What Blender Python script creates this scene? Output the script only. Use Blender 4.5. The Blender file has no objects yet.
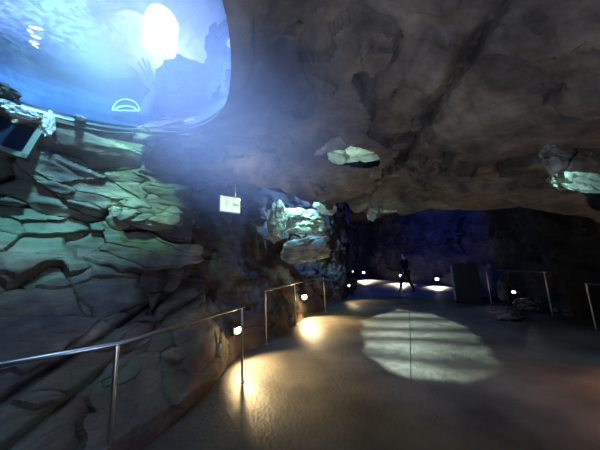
import bpy, bmesh, math, random
import numpy as np
from mathutils import Vector, Matrix

S = bpy.context.scene
COL = S.collection
random.seed(4)
R = math.radians

# ------------------------------------------------------------------ camera
F = 235.0
EYE = Vector((0, 0, 1.55))
_p, _a = math.atan(36.5 / F), R(2.4)
_f = Vector((0, math.cos(_p), math.sin(_p)))
_r0, _u0 = Vector((1, 0, 0)), Vector((0, -math.sin(_p), math.cos(_p)))
_R = _r0 * math.cos(_a) - _u0 * math.sin(_a)
_U = _r0 * math.sin(_a) + _u0 * math.cos(_a)
cam_data = bpy.data.cameras.new('camera')
cam = bpy.data.objects.new('camera', cam_data)
COL.objects.link(cam)
cam_data.sensor_width = 36
cam_data.lens = F * 36 / 600
cam_data.clip_start = 0.02
m = Matrix.Identity(4)
for i in range(3):
    m[i][0], m[i][1], m[i][2], m[i][3] = _R[i], _U[i], -_f[i], EYE[i]
cam.matrix_world = m
S.camera = cam

# ------------------------------------------------------------------ view, world, big lights
S.view_settings.view_transform = 'Standard'
S.view_settings.look = 'None'
S.view_settings.gamma = 1.0
S.view_settings.use_curve_mapping = False
S.view_settings.exposure = 0.0
w = bpy.data.worlds.new('dim_cave_air')
S.world = w
w.use_nodes = True
w.node_tree.nodes['Background'].inputs[0].default_value = (0.33, 0.27, 0.33, 1)
w.node_tree.nodes['Background'].inputs[1].default_value = 0.022


def ray(px, py):
    return _f * F + _R * (px - 300) + _U * (225 - py)


def at(px, py, y):
    d = ray(px, py)
    return EYE + d * (y / d.y)


def atz(px, py, z):
    d = ray(px, py)
    return EYE + d * ((z - EYE.z) / d.z)


def lamp(name, kind, loc, energy, color, target=None, radius=0.05, size=1.0, sizey=None, spot=60, blend=0.5, spec=None):
    d = bpy.data.lights.new(name, kind)
    d.energy = energy
    d.color = color
    if kind == 'AREA':
        d.size = size
        if sizey:
            d.shape = 'RECTANGLE'; d.size_y = sizey
        else:
            d.shape = 'DISK'
    elif kind in ('POINT', 'SPOT'):
        d.shadow_soft_size = radius
    if kind == 'SPOT':
        d.spot_size = R(spot); d.spot_blend = blend
    if spec is not None:
        d.specular_factor = spec
    o = bpy.data.objects.new(name, d)
    COL.objects.link(o)
    o.location = loc
    if target is not None:
        o.rotation_euler = (Vector(target) - Vector(loc)).to_track_quat('-Z', 'Y').to_euler()
    return o


TEAL = (0.50, 0.95, 0.80)
BLUE = (0.25, 0.45, 1.0)
WARM = (1.0, 0.72, 0.36)
WC = Vector((-1.47, 1.12, 3.0))   # centre of the round pool window overhead
WR = 1.20

# light under the pool water, falling through the round window
lamp('pool_flood', 'AREA', (-1.75, 1.25, 4.1), 16, (0.34, 0.60, 1.0), (-2.1, 2.1, 0), size=1.2)
lamp('pool_flood_side', 'AREA', (-1.0, 0.3, 3.8), 8, (0.50, 0.98, 0.78), (-2.0, 3.0, 2.0), size=0.4)
lamp('ceiling_fill', 'AREA', (1.6, 0.6, 0.5), 3.6, (1.0, 0.95, 0.66), (1.2, 2.2, 3.0), size=1.0, spec=0.2)  # unseen fill lamp added low down to brighten the ceiling
lamp('ceiling_fill', 'AREA', (-0.1, 0.5, 0.6), 21, (0.56, 0.66, 1.0), (-0.1, 1.7, 3.0), size=0.8, spec=0.2)  # second unseen fill, bluish, added for the ceiling
# above the water sheet
lamp('sky_over_pool', 'AREA', (-2.0, 2.4, 7.6), 105, (0.32, 0.50, 1.0), (-2.0, 2.4, 0), size=6.0)
lamp('lamp_over_pool', 'POINT', (-1.95, 3.3, 5.05), 7, (0.62, 0.85, 1.0), radius=0.15)
lamp('pool_fill_spot', 'SPOT', (-1.15, 0.25, 3.65), 700, (0.33, 1.0, 0.72), at(152, 208, 2.9), radius=0.06, spot=20, blend=0.8)  # unseen spot added to brighten the wall boulder
lamp('pool_fill_spot', 'SPOT', (-0.9, 0.5, 4.1), 900, (0.28, 0.80, 0.95), at(66, 140, 2.15), radius=0.1, spot=40, blend=0.9)  # unseen spot added to brighten the wall top under the rim
lamp('pool_fill_spot', 'SPOT', (-2.5, 0.5, 3.85), 2600, (0.26, 0.44, 1.0), (-0.7, 1.7, 2.95), radius=0.15, spot=46, blend=0.9)  # unseen blue spot added to make the haze by the window glow
# light wells
wl_ = lamp('well_light', 'AREA', (0.0, 5.5, 3.9), 30, (0.42, 0.95, 0.80), (-0.1, 6.5, 2.75), size=0.4)
wl_.data.spread = R(72)
lamp('well_light_blue', 'AREA', (0.4, 6.3, 4.2), 110, (0.15, 0.4, 1.0), (0.4, 7.6, 3.0), size=0.4)
lamp('hall_blue', 'AREA', (4.6, 10.5, 4.0), 220, (0.04, 0.09, 1.0), (5.2, 16.5, 2.0), size=3.0)

# ------------------------------------------------------------------ helpers


def _hash(ix, iy, iz, seed):
    n = (ix.astype(np.int64) * 374761393 + iy.astype(np.int64) * 668265263 + iz.astype(np.int64) * 2147483647 + seed * 974711) & 0xffffffff
    n = ((n ^ (n >> 13)) * 1274126177) & 0xffffffff
    n = ((n ^ (n >> 16)) * 2246822519) & 0xffffffff
    return ((n ^ (n >> 15)) & 0xffffff) / float(0xffffff)


def vnoise(P, seed=0):
    I = np.floor(P).astype(np.int64)
    f = P - I
    f = f * f * (3 - 2 * f)
    out = 0
    for a in (0, 1):
        for b in (0, 1):
            for c in (0, 1):
                wgt = (f[:, 0] if a else 1 - f[:, 0]) * (f[:, 1] if b else 1 - f[:, 1]) * (f[:, 2] if c else 1 - f[:, 2])
                out = out + wgt * _hash(I[:, 0] + a, I[:, 1] + b, I[:, 2] + c, seed)
    return out * 2 - 1


def fbm(P, octaves=4, seed=0, gain=0.5):
    s, amp = 0, 1.0
    for k in range(octaves):
        s = s + amp * vnoise(P * (2.03 ** k) + 17.3 * k, seed + k)
        amp *= gain
    return s


def voronoi(P, seed):
    I = np.floor(P).astype(np.int64)
    n = len(P)
    F1 = np.full(n, 9.0); F2 = np.full(n, 9.0)
    C = np.zeros((n, 3)); H = np.zeros((n, 3))
    for a in (-1, 0, 1):
        for b in (-1, 0, 1):
            for c in (-1, 0, 1):
                J = I + np.array((a, b, c))
                q = np.stack([_hash(J[:, 0], J[:, 1], J[:, 2], seed + k) for k in range(3)], 1)
                pt = J + q
                d = np.linalg.norm(P - pt, axis=1)
                nearer = d < F1
                F2 = np.where(nearer, F1, np.minimum(F2, d))
                F1 = np.where(nearer, d, F1)
                C[nearer] = pt[nearer]
                h = np.stack([_hash(J[:, 0], J[:, 1], J[:, 2], seed + 10 + k) for k in range(3)], 1)
                H[nearer] = h[nearer]
    return F1, F2, C, H


def blocks(P, scale, seed, step, tilt, crack, cw=0.10, warp=0.25):
    """Displacement of broken rock slabs: each cell is a tilted facet, with a crack round it."""
    Q = P * np.array(scale)
    Q = Q + warp * np.stack([fbm(P * 1.7 + 5 * k, 3, seed + 40 + k) for k in range(3)], 1)
    F1, F2, C, H = voronoi(Q, seed)
    d = (H[:, 0] - 0.5) * 2 * step + ((Q - C) * (H - 0.5)).sum(1) * 2 * tilt
    t = np.clip((F2 - F1) / cw, 0, 1)
    t = t * t * (3 - 2 * t)
    return d - crack * (1 - t)


def catmull(P, n):
    """P (k, ...) resampled to n rows along axis 0."""
    k = len(P)
    t = np.linspace(0, k - 1, n)
    i = np.clip(np.floor(t).astype(int), 0, k - 2)
    f = (t - i).reshape((-1,) + (1,) * (P.ndim - 1))
    E = np.concatenate([[2 * P[0] - P[1]], P, [2 * P[-1] - P[-2]]])
    p0, p1, p2, p3 = E[i], E[i + 1], E[i + 2], E[i + 3]
    return 0.5 * (2 * p1 + (p2 - p0) * f + (2 * p0 - 5 * p1 + 4 * p2 - p3) * f ** 2 + (3 * p1 - p0 - 3 * p2 + p3) * f ** 3)


def grid_normals(G):
    du = np.gradient(G, axis=0); dv = np.gradient(G, axis=1)
    N = np.cross(du, dv)
    L = np.linalg.norm(N, axis=2, keepdims=True)
    return N / np.maximum(L, 1e-9)


def link(name, me, mat, parent=None, smooth=False):
    o = bpy.data.objects.new(name, me)
    if mat:
        me.materials.append(mat)
    if smooth:
        me.polygons.foreach_set('use_smooth', [True] * len(me.polygons))
    COL.objects.link(o)
    if parent:
        o.parent = parent
    return o


def grid_mesh(name, G, mat, smooth=True, mask=None, closed=False):
    a, b = G.shape[:2]
    idx = np.arange(a * b).reshape(a, b)
    if closed:
        idx = np.concatenate([idx, idx[:, :1]], axis=1)
    f = np.stack([idx[:-1, :-1], idx[1:, :-1], idx[1:, 1:], idx[:-1, 1:]], -1).reshape(-1, 4)
    if mask is not None:
        f = f[mask.reshape(-1)[f].all(1)]
    me = bpy.data.meshes.new(name)
    me.from_pydata(G.reshape(-1, 3).tolist(), [], f.tolist())
    me.validate(); me.update()
    o = link(name, me, mat, smooth=smooth)
    if smooth:
        o.data.set_sharp_from_angle(angle=R(38))
    return o


def loft(net, nu, nv):
    A = np.array([[tuple(p) for p in row] for row in net], float)
    A = catmull(A, nu)
    A = catmull(A.transpose(1, 0, 2), nv).transpose(1, 0, 2)
    return A


def thing(name, label, cat, loc=(0, 0, 0), rz=0, group=None):
    o = bpy.data.objects.new(name, None)
    COL.objects.link(o)
    o.location = loc
    o.rotation_euler = (0, 0, rz)
    o['label'] = label; o['category'] = cat
    if group:
        o['group'] = group
    return o


def tag(o, label, cat, group=None):
    o['label'] = label; o['category'] = cat
    if group:
        o['group'] = group
    return o


def struct(o, label=None):
    o['kind'] = 'structure'
    if label:
        o['label'] = label
    return o


def obj(name, bm, mat, parent=None, smooth=False, angle=None):
    me = bpy.data.meshes.new(name)
    bmesh.ops.recalc_face_normals(bm, faces=bm.faces)
    bm.to_mesh(me); bm.free()
    o = link(name, me, mat, parent, smooth or angle is not None)
    if angle:
        me.set_sharp_from_angle(angle=R(angle))
    return o


def add_box(bm, c, s, rz=0, bev=0.0, mtx=None):
    M = Matrix.Translation(c) @ Matrix.Rotation(rz, 4, 'Z') @ Matrix.Diagonal((s[0], s[1], s[2], 1))
    if mtx is not None:
        M = mtx @ M
    r = bmesh.ops.create_cube(bm, size=1, matrix=M)
    if bev:
        e = list({e for v in r['verts'] for e in v.link_edges})
        bmesh.ops.bevel(bm, geom=e, offset=bev, segments=2, affect='EDGES', profile=0.7)


def add_tube(bm, pts, rad, n=12, caps=True):
    pts = [Vector(p) for p in pts]
    rads = rad if isinstance(rad, (list, tuple)) else [rad] * len(pts)
    rings = []
    prev = None
    for i, p in enumerate(pts):
        t = (pts[min(i + 1, len(pts) - 1)] - pts[max(i - 1, 0)]).normalized()
        if prev is None:
            a = t.orthogonal().normalized()
        else:
            a = (prev - t * prev.dot(t)).normalized()
        prev = a
        b = t.cross(a)
        rings.append([bm.verts.new(p + (a * math.cos(2 * math.pi * k / n) + b * math.sin(2 * math.pi * k / n)) * rads[i]) for k in range(n)])
    for r0, r1 in zip(rings, rings[1:]):
        for k in range(n):
            bm.faces.new((r0[k], r0[(k + 1) % n], r1[(k + 1) % n], r1[k]))
    if caps:
        bm.faces.new(rings[0][::-1]); bm.faces.new(rings[-1])


def add_lathe(bm, prof, M, n=24):
    rings = []
    for r, z in prof:
        rings.append([bm.verts.new(M @ Vector((r * math.cos(2 * math.pi * k / n), r * math.sin(2 * math.pi * k / n), z))) for k in range(n)])
    for r0, r1 in zip(rings, rings[1:]):
        for k in range(n):
            bm.faces.new((r0[k], r0[(k + 1) % n], r1[(k + 1) % n], r1[k]))
    bm.faces.new(rings[0][::-1]); bm.faces.new(rings[-1])


# ------------------------------------------------------------------ materials


def mat(name):
    m_ = bpy.data.materials.new(name)
    m_.use_nodes = True
    return m_, m_.node_tree, m_.node_tree.nodes['Principled BSDF']


def simple(name, col, rough=0.5, metal=0.0, emit=None, estr=0):
    m_, nt, b = mat(name)
    b.inputs['Base Color'].default_value = (*col, 1)
    b.inputs['Roughness'].default_value = rough
    b.inputs['Metallic'].default_value = metal
    if emit:
        b.inputs['Emission Color'].default_value = (*emit, 1)
        b.inputs['Emission Strength'].default_value = estr
    return m_


def rock_mat(name, cols, rough=0.75, scale=1.0, bump=0.5, strat=0.4, spec=0.3, stretch=(0.6, 0.6, 2.2), patches=()):
    m_, nt, b = mat(name)
    N, L = nt.nodes, nt.links
    tc = N.new('ShaderNodeTexCoord')
    mp = N.new('ShaderNodeMapping')
    mp.inputs['Scale'].default_value = (scale, scale, scale)
    L.new(tc.outputs['Object'], mp.inputs['Vector'])
    mp2 = N.new('ShaderNodeMapping')
    mp2.inputs['Scale'].default_value = tuple(scale * s for s in stretch)
    mp2.inputs['Rotation'].default_value = (0.12, -0.15, 0)
    L.new(tc.outputs['Object'], mp2.inputs['Vector'])
    n1 = N.new('ShaderNodeTexNoise'); n1.inputs['Scale'].default_value = 1.1; n1.inputs['Detail'].default_value = 7; n1.inputs['Roughness'].default_value = 0.62; n1.inputs['Distortion'].default_value = 0.6
    L.new(mp.outputs[0], n1.inputs['Vector'])
    cr = N.new('ShaderNodeValToRGB')
    els = cr.color_ramp.elements
    pos = [0.30, 0.45, 0.56, 0.70]
    while len(els) < 4:
        els.new(0.5)
    for e, p_, c in zip(els, pos, cols):
        e.position = p_; e.color = (*c, 1)
    L.new(n1.outputs['Fac'], cr.inputs['Fac'])
    n2 = N.new('ShaderNodeTexNoise'); n2.inputs['Scale'].default_value = 4.5; n2.inputs['Detail'].default_value = 8; n2.inputs['Roughness'].default_value = 0.7
    L.new(mp2.outputs[0], n2.inputs['Vector'])
    r2 = N.new('ShaderNodeValToRGB')
    r2.color_ramp.elements[0].position = 0.33; r2.color_ramp.elements[0].color = (0.45, 0.45, 0.45, 1)
    r2.color_ramp.elements[1].position = 0.68; r2.color_ramp.elements[1].color = (1.35, 1.35, 1.35, 1)
    L.new(n2.outputs['Fac'], r2.inputs['Fac'])
    mx = N.new('ShaderNodeMix'); mx.data_type = 'RGBA'; mx.blend_type = 'MULTIPLY'; mx.inputs['Factor'].default_value = 0.8
    L.new(cr.outputs[0], mx.inputs['A']); L.new(r2.outputs[0], mx.inputs['B'])
    last = mx.outputs['Result']
    for k_, (pc, lo, hi) in enumerate(patches):
        pn = N.new('ShaderNodeTexNoise'); pn.inputs['Scale'].default_value = 0.9 + 0.3 * k_; pn.inputs['Detail'].default_value = 4
        ps = N.new('ShaderNodeVectorMath'); ps.operation = 'ADD'; ps.inputs[1].default_value = (7.3 * k_ + 2, 3.1, 5.0 * k_)
        L.new(tc.outputs['Object'], ps.inputs[0]); L.new(ps.outputs[0], pn.inputs['Vector'])
        pr = N.new('ShaderNodeMapRange'); pr.inputs['From Min'].default_value = lo; pr.inputs['From Max'].default_value = hi; pr.inputs['To Max'].default_value = 0.75
        L.new(pn.outputs['Fac'], pr.inputs['Value'])
        pm = N.new('ShaderNodeMix'); pm.data_type = 'RGBA'; pm.inputs['B'].default_value = (*pc, 1)
        L.new(pr.outputs[0], pm.inputs['Factor']); L.new(last, pm.inputs['A'])
        last = pm.outputs['Result']
    L.new(last, b.inputs['Base Color'])
    b.inputs['Roughness'].default_value = rough
    b.inputs['Specular IOR Level'].default_value = spec
    n3 = N.new('ShaderNodeTexNoise'); n3.inputs['Scale'].default_value = 9; n3.inputs['Detail'].default_value = 9; n3.inputs['Roughness'].default_value = 0.68
    L.new(mp2.outputs[0], n3.inputs['Vector'])
    vo = N.new('ShaderNodeTexVoronoi'); vo.feature = 'DISTANCE_TO_EDGE'; vo.inputs['Scale'].default_value = 1.6
    dn = N.new('ShaderNodeVectorMath'); dn.operation = 'ADD'
    sc = N.new('ShaderNodeVectorMath'); sc.operation = 'SCALE'; sc.inputs['Scale'].default_value = 0.7
    L.new(n1.outputs['Color'], sc.inputs[0]); L.new(mp2.outputs[0], dn.inputs[0]); L.new(sc.outputs[0], dn.inputs[1])
    L.new(dn.outputs[0], vo.inputs['Vector'])
    mr = N.new('ShaderNodeMapRange'); mr.inputs['From Max'].default_value = 0.035
    L.new(vo.outputs['Distance'], mr.inputs['Value'])
    ad = N.new('ShaderNodeMath'); ad.operation = 'MULTIPLY_ADD'; ad.inputs[1].default_value = strat
    L.new(mr.outputs[0], ad.inputs[0]); L.new(n3.outputs['Fac'], ad.inputs[2])
    bp = N.new('ShaderNodeBump'); bp.inputs['Strength'].default_value = bump; bp.inputs['Distance'].default_value = 0.05
    L.new(ad.outputs[0], bp.inputs['Height']); L.new(bp.outputs[0], b.inputs['Normal'])
    return m_


M_wall = rock_mat('tan_grey_rock', [(0.10, 0.085, 0.07), (0.22, 0.19, 0.15), (0.34, 0.30, 0.24), (0.50, 0.46, 0.38)], bump=0.5, strat=0.2, patches=[((0.17, 0.075, 0.05), 0.52, 0.62), ((0.14, 0.20, 0.13), 0.53, 0.66), ((0.09, 0.07, 0.09), 0.50, 0.64)])
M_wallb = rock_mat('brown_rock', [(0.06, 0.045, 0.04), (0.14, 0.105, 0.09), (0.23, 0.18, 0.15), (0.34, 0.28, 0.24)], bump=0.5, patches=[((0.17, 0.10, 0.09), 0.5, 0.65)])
M_ceil = rock_mat('ceiling_rock', [(0.07, 0.062, 0.06), (0.16, 0.14, 0.125), (0.26, 0.23, 0.19), (0.40, 0.35, 0.28)], bump=0.35, strat=0.10, stretch=(0.8, 0.8, 1.2))
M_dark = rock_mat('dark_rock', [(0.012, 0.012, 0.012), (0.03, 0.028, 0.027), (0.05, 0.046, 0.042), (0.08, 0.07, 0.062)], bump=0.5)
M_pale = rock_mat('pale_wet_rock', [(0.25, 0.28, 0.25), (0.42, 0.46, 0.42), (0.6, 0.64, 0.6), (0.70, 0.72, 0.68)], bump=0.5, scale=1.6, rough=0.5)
M_white = rock_mat('white_rock', [(0.5, 0.52, 0.52), (0.7, 0.72, 0.72), (0.85, 0.86, 0.86), (0.95, 0.95, 0.95)], bump=0.6, scale=3)
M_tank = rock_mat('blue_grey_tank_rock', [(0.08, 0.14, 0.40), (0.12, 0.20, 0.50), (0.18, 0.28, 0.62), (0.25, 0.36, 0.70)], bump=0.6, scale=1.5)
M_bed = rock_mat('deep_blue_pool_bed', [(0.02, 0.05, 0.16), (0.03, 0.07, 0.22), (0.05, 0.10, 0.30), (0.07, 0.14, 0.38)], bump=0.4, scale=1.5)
M_steel = simple('brushed_steel', (0.62, 0.60, 0.57), 0.28, 1.0)
M_black = simple('black_paint', (0.008, 0.008, 0.010), 0.5)
M_housing = simple('dark_grey_metal', (0.06, 0.06, 0.06), 0.45, 0.6)
M_rim = simple('dark_steel_rim', (0.05, 0.07, 0.09), 0.35, 0.3)
M_lens = simple('warm_lamp_lens', (1, 0.9, 0.7), 0.3, 0, (1.0, 0.82, 0.50), 14)
M_lensw = simple('white_lamp_lens', (1, 1, 0.95), 0.3, 0, (1.0, 0.93, 0.78), 9)

# wet concrete floor
M_floor, nt, b = mat('wet_screed')
N, L = nt.nodes, nt.links
tc = N.new('ShaderNodeTexCoord')
n1 = N.new('ShaderNodeTexNoise'); n1.inputs['Scale'].default_value = 1.4; n1.inputs['Detail'].default_value = 6
L.new(tc.outputs['Object'], n1.inputs['Vector'])
cr = N.new('ShaderNodeValToRGB')
cr.color_ramp.elements[0].position = 0.3; cr.color_ramp.elements[0].color = (0.045, 0.042, 0.038, 1)
cr.color_ramp.elements[1].position = 0.7; cr.color_ramp.elements[1].color = (0.15, 0.135, 0.112, 1)
L.new(n1.outputs['Fac'], cr.inputs['Fac'])
L.new(cr.outputs[0], b.inputs['Base Color'])
n2 = N.new('ShaderNodeTexNoise'); n2.inputs['Scale'].default_value = 24; n2.inputs['Detail'].default_value = 4
L.new(tc.outputs['Object'], n2.inputs['Vector'])
n3 = N.new('ShaderNodeTexNoise'); n3.inputs['Scale'].default_value = 5; n3.inputs['Detail'].default_value = 3
L.new(tc.outputs['Object'], n3.inputs['Vector'])
mr = N.new('ShaderNodeMapRange'); mr.inputs['To Min'].default_value = 0.40; mr.inputs['To Max'].default_value = 0.62
L.new(n3.outputs['Fac'], mr.inputs['Value']); L.new(mr.outputs[0], b.inputs['Roughness'])
bp = N.new('ShaderNodeBump'); bp.inputs['Strength'].default_value = 0.42; bp.inputs['Distance'].default_value = 0.02
ad = N.new('ShaderNodeMath'); ad.operation = 'MULTIPLY_ADD'; ad.inputs[1].default_value = 0.8
L.new(n3.outputs['Fac'], ad.inputs[0]); L.new(n2.outputs['Fac'], ad.inputs[2])
L.new(ad.outputs[0], bp.inputs['Height']); L.new(bp.outputs[0], b.inputs['Normal'])

# acrylic window: clear, with translucency mixed in as a veil of haze
M_glass, nt, b = mat('acrylic')
N, L = nt.nodes, nt.links
N.remove(b)
out = N['Material Output']
tr = N.new('ShaderNodeBsdfTransparent'); tr.inputs[0].default_value = (0.93, 0.97, 1.0, 1)
gl = N.new('ShaderNodeBsdfGlossy'); gl.inputs['Roughness'].default_value = 0.05
tl = N.new('ShaderNodeBsdfTranslucent'); tl.inputs[0].default_value = (0.6, 0.68, 1.0, 1)
nz = N.new('ShaderNodeTexNoise'); nz.inputs['Scale'].default_value = 70; nz.inputs['Detail'].default_value = 3
mrz = N.new('ShaderNodeMapRange'); mrz.inputs['From Min'].default_value = 0.4; mrz.inputs['From Max'].default_value = 0.75; mrz.inputs['To Min'].default_value = 0.04; mrz.inputs['To Max'].default_value = 0.11
L.new(nz.outputs['Fac'], mrz.inputs['Value'])
m1 = N.new('ShaderNodeMixShader'); L.new(mrz.outputs[0], m1.inputs[0])
L.new(tr.outputs[0], m1.inputs[1]); L.new(tl.outputs[0], m1.inputs[2])
m2 = N.new('ShaderNodeMixShader'); m2.inputs[0].default_value = 0.04
L.new(m1.outputs[0], m2.inputs[1]); L.new(gl.outputs[0], m2.inputs[2])
L.new(m2.outputs[0], out.inputs['Surface'])

# pool water seen from below: thin bright translucent skin
M_water, nt, b = mat('pool_water_surface')
N, L = nt.nodes, nt.links
N.remove(b)
out = N['Material Output']
tl = N.new('ShaderNodeBsdfTranslucent')
tc = N.new('ShaderNodeTexCoord')
nw = N.new('ShaderNodeTexNoise'); nw.inputs['Scale'].default_value = 1.3; nw.inputs['Detail'].default_value = 5; nw.inputs['Distortion'].default_value = 1.2
L.new(tc.outputs['Object'], nw.inputs['Vector'])
cw = N.new('ShaderNodeValToRGB')
cw.color_ramp.elements[0].position = 0.3; cw.color_ramp.elements[0].color = (0.36, 0.46, 0.80, 1)
cw.color_ramp.elements[1].position = 0.7; cw.color_ramp.elements[1].color = (0.55, 0.62, 0.95, 1)
L.new(nw.outputs['Fac'], cw.inputs['Fac']); L.new(cw.outputs[0], tl.inputs[0])
bpw = N.new('ShaderNodeBump'); bpw.inputs['Strength'].default_value = 0.6; bpw.inputs['Distance'].default_value = 0.2
L.new(nw.outputs['Fac'], bpw.inputs['Height']); L.new(bpw.outputs[0], tl.inputs['Normal'])
tr = N.new('ShaderNodeBsdfTransparent'); tr.inputs[0].default_value = (0.6, 0.8, 1, 1)
mx = N.new('ShaderNodeMixShader'); mx.inputs[0].default_value = 0.12
L.new(tl.outputs[0], mx.inputs[1]); L.new(tr.outputs[0], mx.inputs[2]); L.new(mx.outputs[0], out.inputs['Surface'])

# ------------------------------------------------------------------ floor
nx, ny = 220, 260
X, Y = np.meshgrid(np.linspace(-4.5, 9.5, nx), np.linspace(-2.0, 21.5, ny), indexing='ij')
P = np.stack([X, Y, 0 * X], -1).reshape(-1, 3)
Z = (0.012 * fbm(P * 0.8, 3, 3)).reshape(nx, ny)
G = np.stack([X, Y, Z], -1)
struct(grid_mesh('floor', G, M_floor), 'dark wet concrete walkway floor')

# expansion joint running along the floor
a0, a1 = atz(411, 384, 0.0), atz(409.5, 306, 0.0)
bm = bmesh.new()
d_ = (a1 - a0); n_ = 40
add_tube(bm, [a0 + d_ * (i / n_) + Vector((0, 0, 0.004)) for i in range(n_ + 1)], 0.007, 6)
tag(obj('floor_joint_strip', bm, M_housing), 'thin dark metal joint strip crossing the lit patch of floor', 'floor strip')

# ------------------------------------------------------------------ near left wall (broad lit rock mass under the pool window)


def plan(pts, z):
    return [(x, y, z) for x, y in pts]


netA = [
    plan([(-4.3, -0.6), (-3.4, 0.7), (-2.75, 1.45), (-2.38, 1.86), (-1.98, 2.22), (-1.60, 2.36), (-1.32, 2.42), (-1.35, 2.8)], 3.02),
    plan([(-4.4, -0.6), (-3.5, 0.9), (-2.95, 1.75), (-2.62, 2.10), (-2.20, 2.48), (-1.82, 2.72), (-1.60, 2.85), (-1.75, 3.3)], 2.55),
    plan([(-4.4, -0.6), (-3.5, 0.9), (-3.00, 1.85), (-2.62, 2.30), (-2.15, 2.72), (-1.75, 3.02), (-1.50, 3.20), (-1.65, 3.8)], 2.05),
    plan([(-4.3, -0.6), (-3.4, 0.8), (-2.90, 1.80), (-2.50, 2.30), (-2.05, 2.75), (-1.72, 3.05), (-1.50, 3.30), (-1.75, 4.0)], 1.55),
    plan([(-4.1, -0.7), (-3.1, 0.7), (-2.55, 1.60), (-2.20, 2.10), (-1.85, 2.65), (-1.66, 3.02), (-1.48, 3.35), (-1.65, 4.0)], 1.05),
    plan([(-3.8, -0.8), (-2.8, 0.5), (-2.20, 1.40), (-1.90, 1.95), (-1.66, 2.45), (-1.50, 2.90), (-1.38, 3.35), (-1.45, 4.2)], 0.55),
    plan([(-3.6, -0.8), (-2.5, 0.4), (-1.95, 1.25), (-1.68, 1.80), (-1.46, 2.30), (-1.32, 2.85), (-1.22, 3.4), (-1.20, 4.2)], -0.06),
]
G = loft(netA, 300, 420)
Nn = grid_normals(G)
if Nn[150, 200, 1] > 0:
    Nn = -Nn
P = G.reshape(-1, 3)
PT = P.copy(); PT[:, 2] += 0.22 * P[:, 0] - 0.10 * P[:, 1]
d = blocks(PT, (0.80, 0.80, 1.9), 21, 0.12, 0.18, 0.03, 0.05, 0.34)
d += blocks(PT + 3, (1.5, 1.5, 4.6), 33, 0.035, 0.05, 0.012, 0.05, 0.35)
d += 0.035 * fbm(P * np.array((1.2, 1.2, 5.0)), 4, 7) + 0.008 * fbm(P * 9, 3, 9)
zl = 0.62 + (P[:, 1] - 1.62) * 0.354 + 0.03 * fbm(P * 2.0, 2, 70)
low = 1 / (1 + np.exp(-(zl - P[:, 2]) / 0.015))
d = d * (1 - 0.6 * low) + 0.16 * low - 0.07 * np.clip((2.5 - P[:, 2]) / 0.4, 0, 1) + 0.06 * np.clip((P[:, 2] - 2.5) / 0.3, 0, 1) - 0.10 * np.exp(-((zl + 0.03 - P[:, 2]) / 0.03) ** 2)
d -= 0.08 * np.exp(-((zl - 0.30 + 0.05 * P[:, 1] - P[:, 2]) / 0.025) ** 2)
edge = np.clip(np.linspace(0, 1, 300) / 0.05, 0, 1).reshape(-1, 1).repeat(420, 1).reshape(-1)
foot = np.clip((1 - np.linspace(0, 1, 300)) / 0.06, 0.15, 1).reshape(-1, 1).repeat(420, 1).reshape(-1)
P2 = P + Nn.reshape(-1, 3) * (d * edge * foot)[:, None]
struct(grid_mesh('wall_left', P2.reshape(G.shape), M_wall), 'layered artificial rock wall lit from the pool window')

# ------------------------------------------------------------------ farther left wall
netB = [
    plan([(-2.5, 2.9), (-2.3, 4.2), (-1.8, 5.3), (-1.1, 6.4), (-0.55, 7.4), (0.35, 8.1), (1.25, 8.7), (1.8, 9.7), (2.2, 11.0)], 3.9),
    plan([(-2.5, 2.9), (-2.2, 4.1), (-1.8, 5.2), (-1.1, 6.3), (-0.55, 7.3), (0.35, 8.0), (1.25, 8.6), (1.7, 9.7), (2.2, 11.0)], 3.0),
    plan([(-2.3, 2.9), (-1.95, 4.0), (-1.55, 5.1), (-1.05, 6.1), (-0.5, 7.1), (0.25, 7.8), (1.10, 8.4), (1.6, 9.7), (2.2, 11.0)], 2.4),
    plan([(-2.0, 2.9), (-1.65, 3.9), (-1.35, 4.9), (-0.90, 5.9), (-0.35, 6.9), (0.22, 7.9), (0.95, 8.6), (1.55, 9.8), (2.1, 11.0)], 1.7),
    plan([(-1.8, 2.8), (-1.45, 3.8), (-1.20, 4.6), (-0.75, 5.6), (-0.20, 6.7), (0.22, 7.8), (0.92, 8.5), (1.5, 9.7), (2.15, 11.0)], 1.0),
    plan([(-1.6, 2.8), (-1.28, 3.7), (-1.08, 4.4), (-0.68, 5.2), (-0.13, 6.5), (0.20, 7.7), (0.85, 8.4), (1.45, 9.3), (2.1, 11.0)], 0.5),
    plan([(-1.5, 2.8), (-1.22, 3.7), (-1.05, 4.4), (-0.66, 5.1), (-0.10, 6.5), (0.22, 7.6), (0.85, 8.3), (1.42, 9.2), (2.1, 11.0)], -0.06),
]
G = loft(netB, 240, 420)
Nn = grid_normals(G)
if Nn[120, 200, 1] > 0:
    Nn = -Nn
P = G.reshape(-1, 3)
d = blocks(P, (0.5, 0.5, 0.9), 55, 0.16, 0.18, 0.03, 0.05, 0.35)
d += blocks(P + 9, (1.1, 1.1, 2.4), 61, 0.035, 0.06, 0.012, 0.06, 0.30)
d += -0.08 + 0.03 * fbm(P * np.array((1.2, 1.2, 3.0)), 4, 17) + 0.01 * fbm(P * 8, 3, 19)
foot = np.clip((1 - np.linspace(0, 1, 240)) / 0.30, 0.1, 1).reshape(-1, 1).repeat(420, 1).reshape(-1)
P2 = P + Nn.reshape(-1, 3) * (d * foot)[:, None]
struct(grid_mesh('wall_left.001', P2.reshape(G.shape), M_wallb), 'shadowed brown rock wall farther along the walkway')

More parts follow.
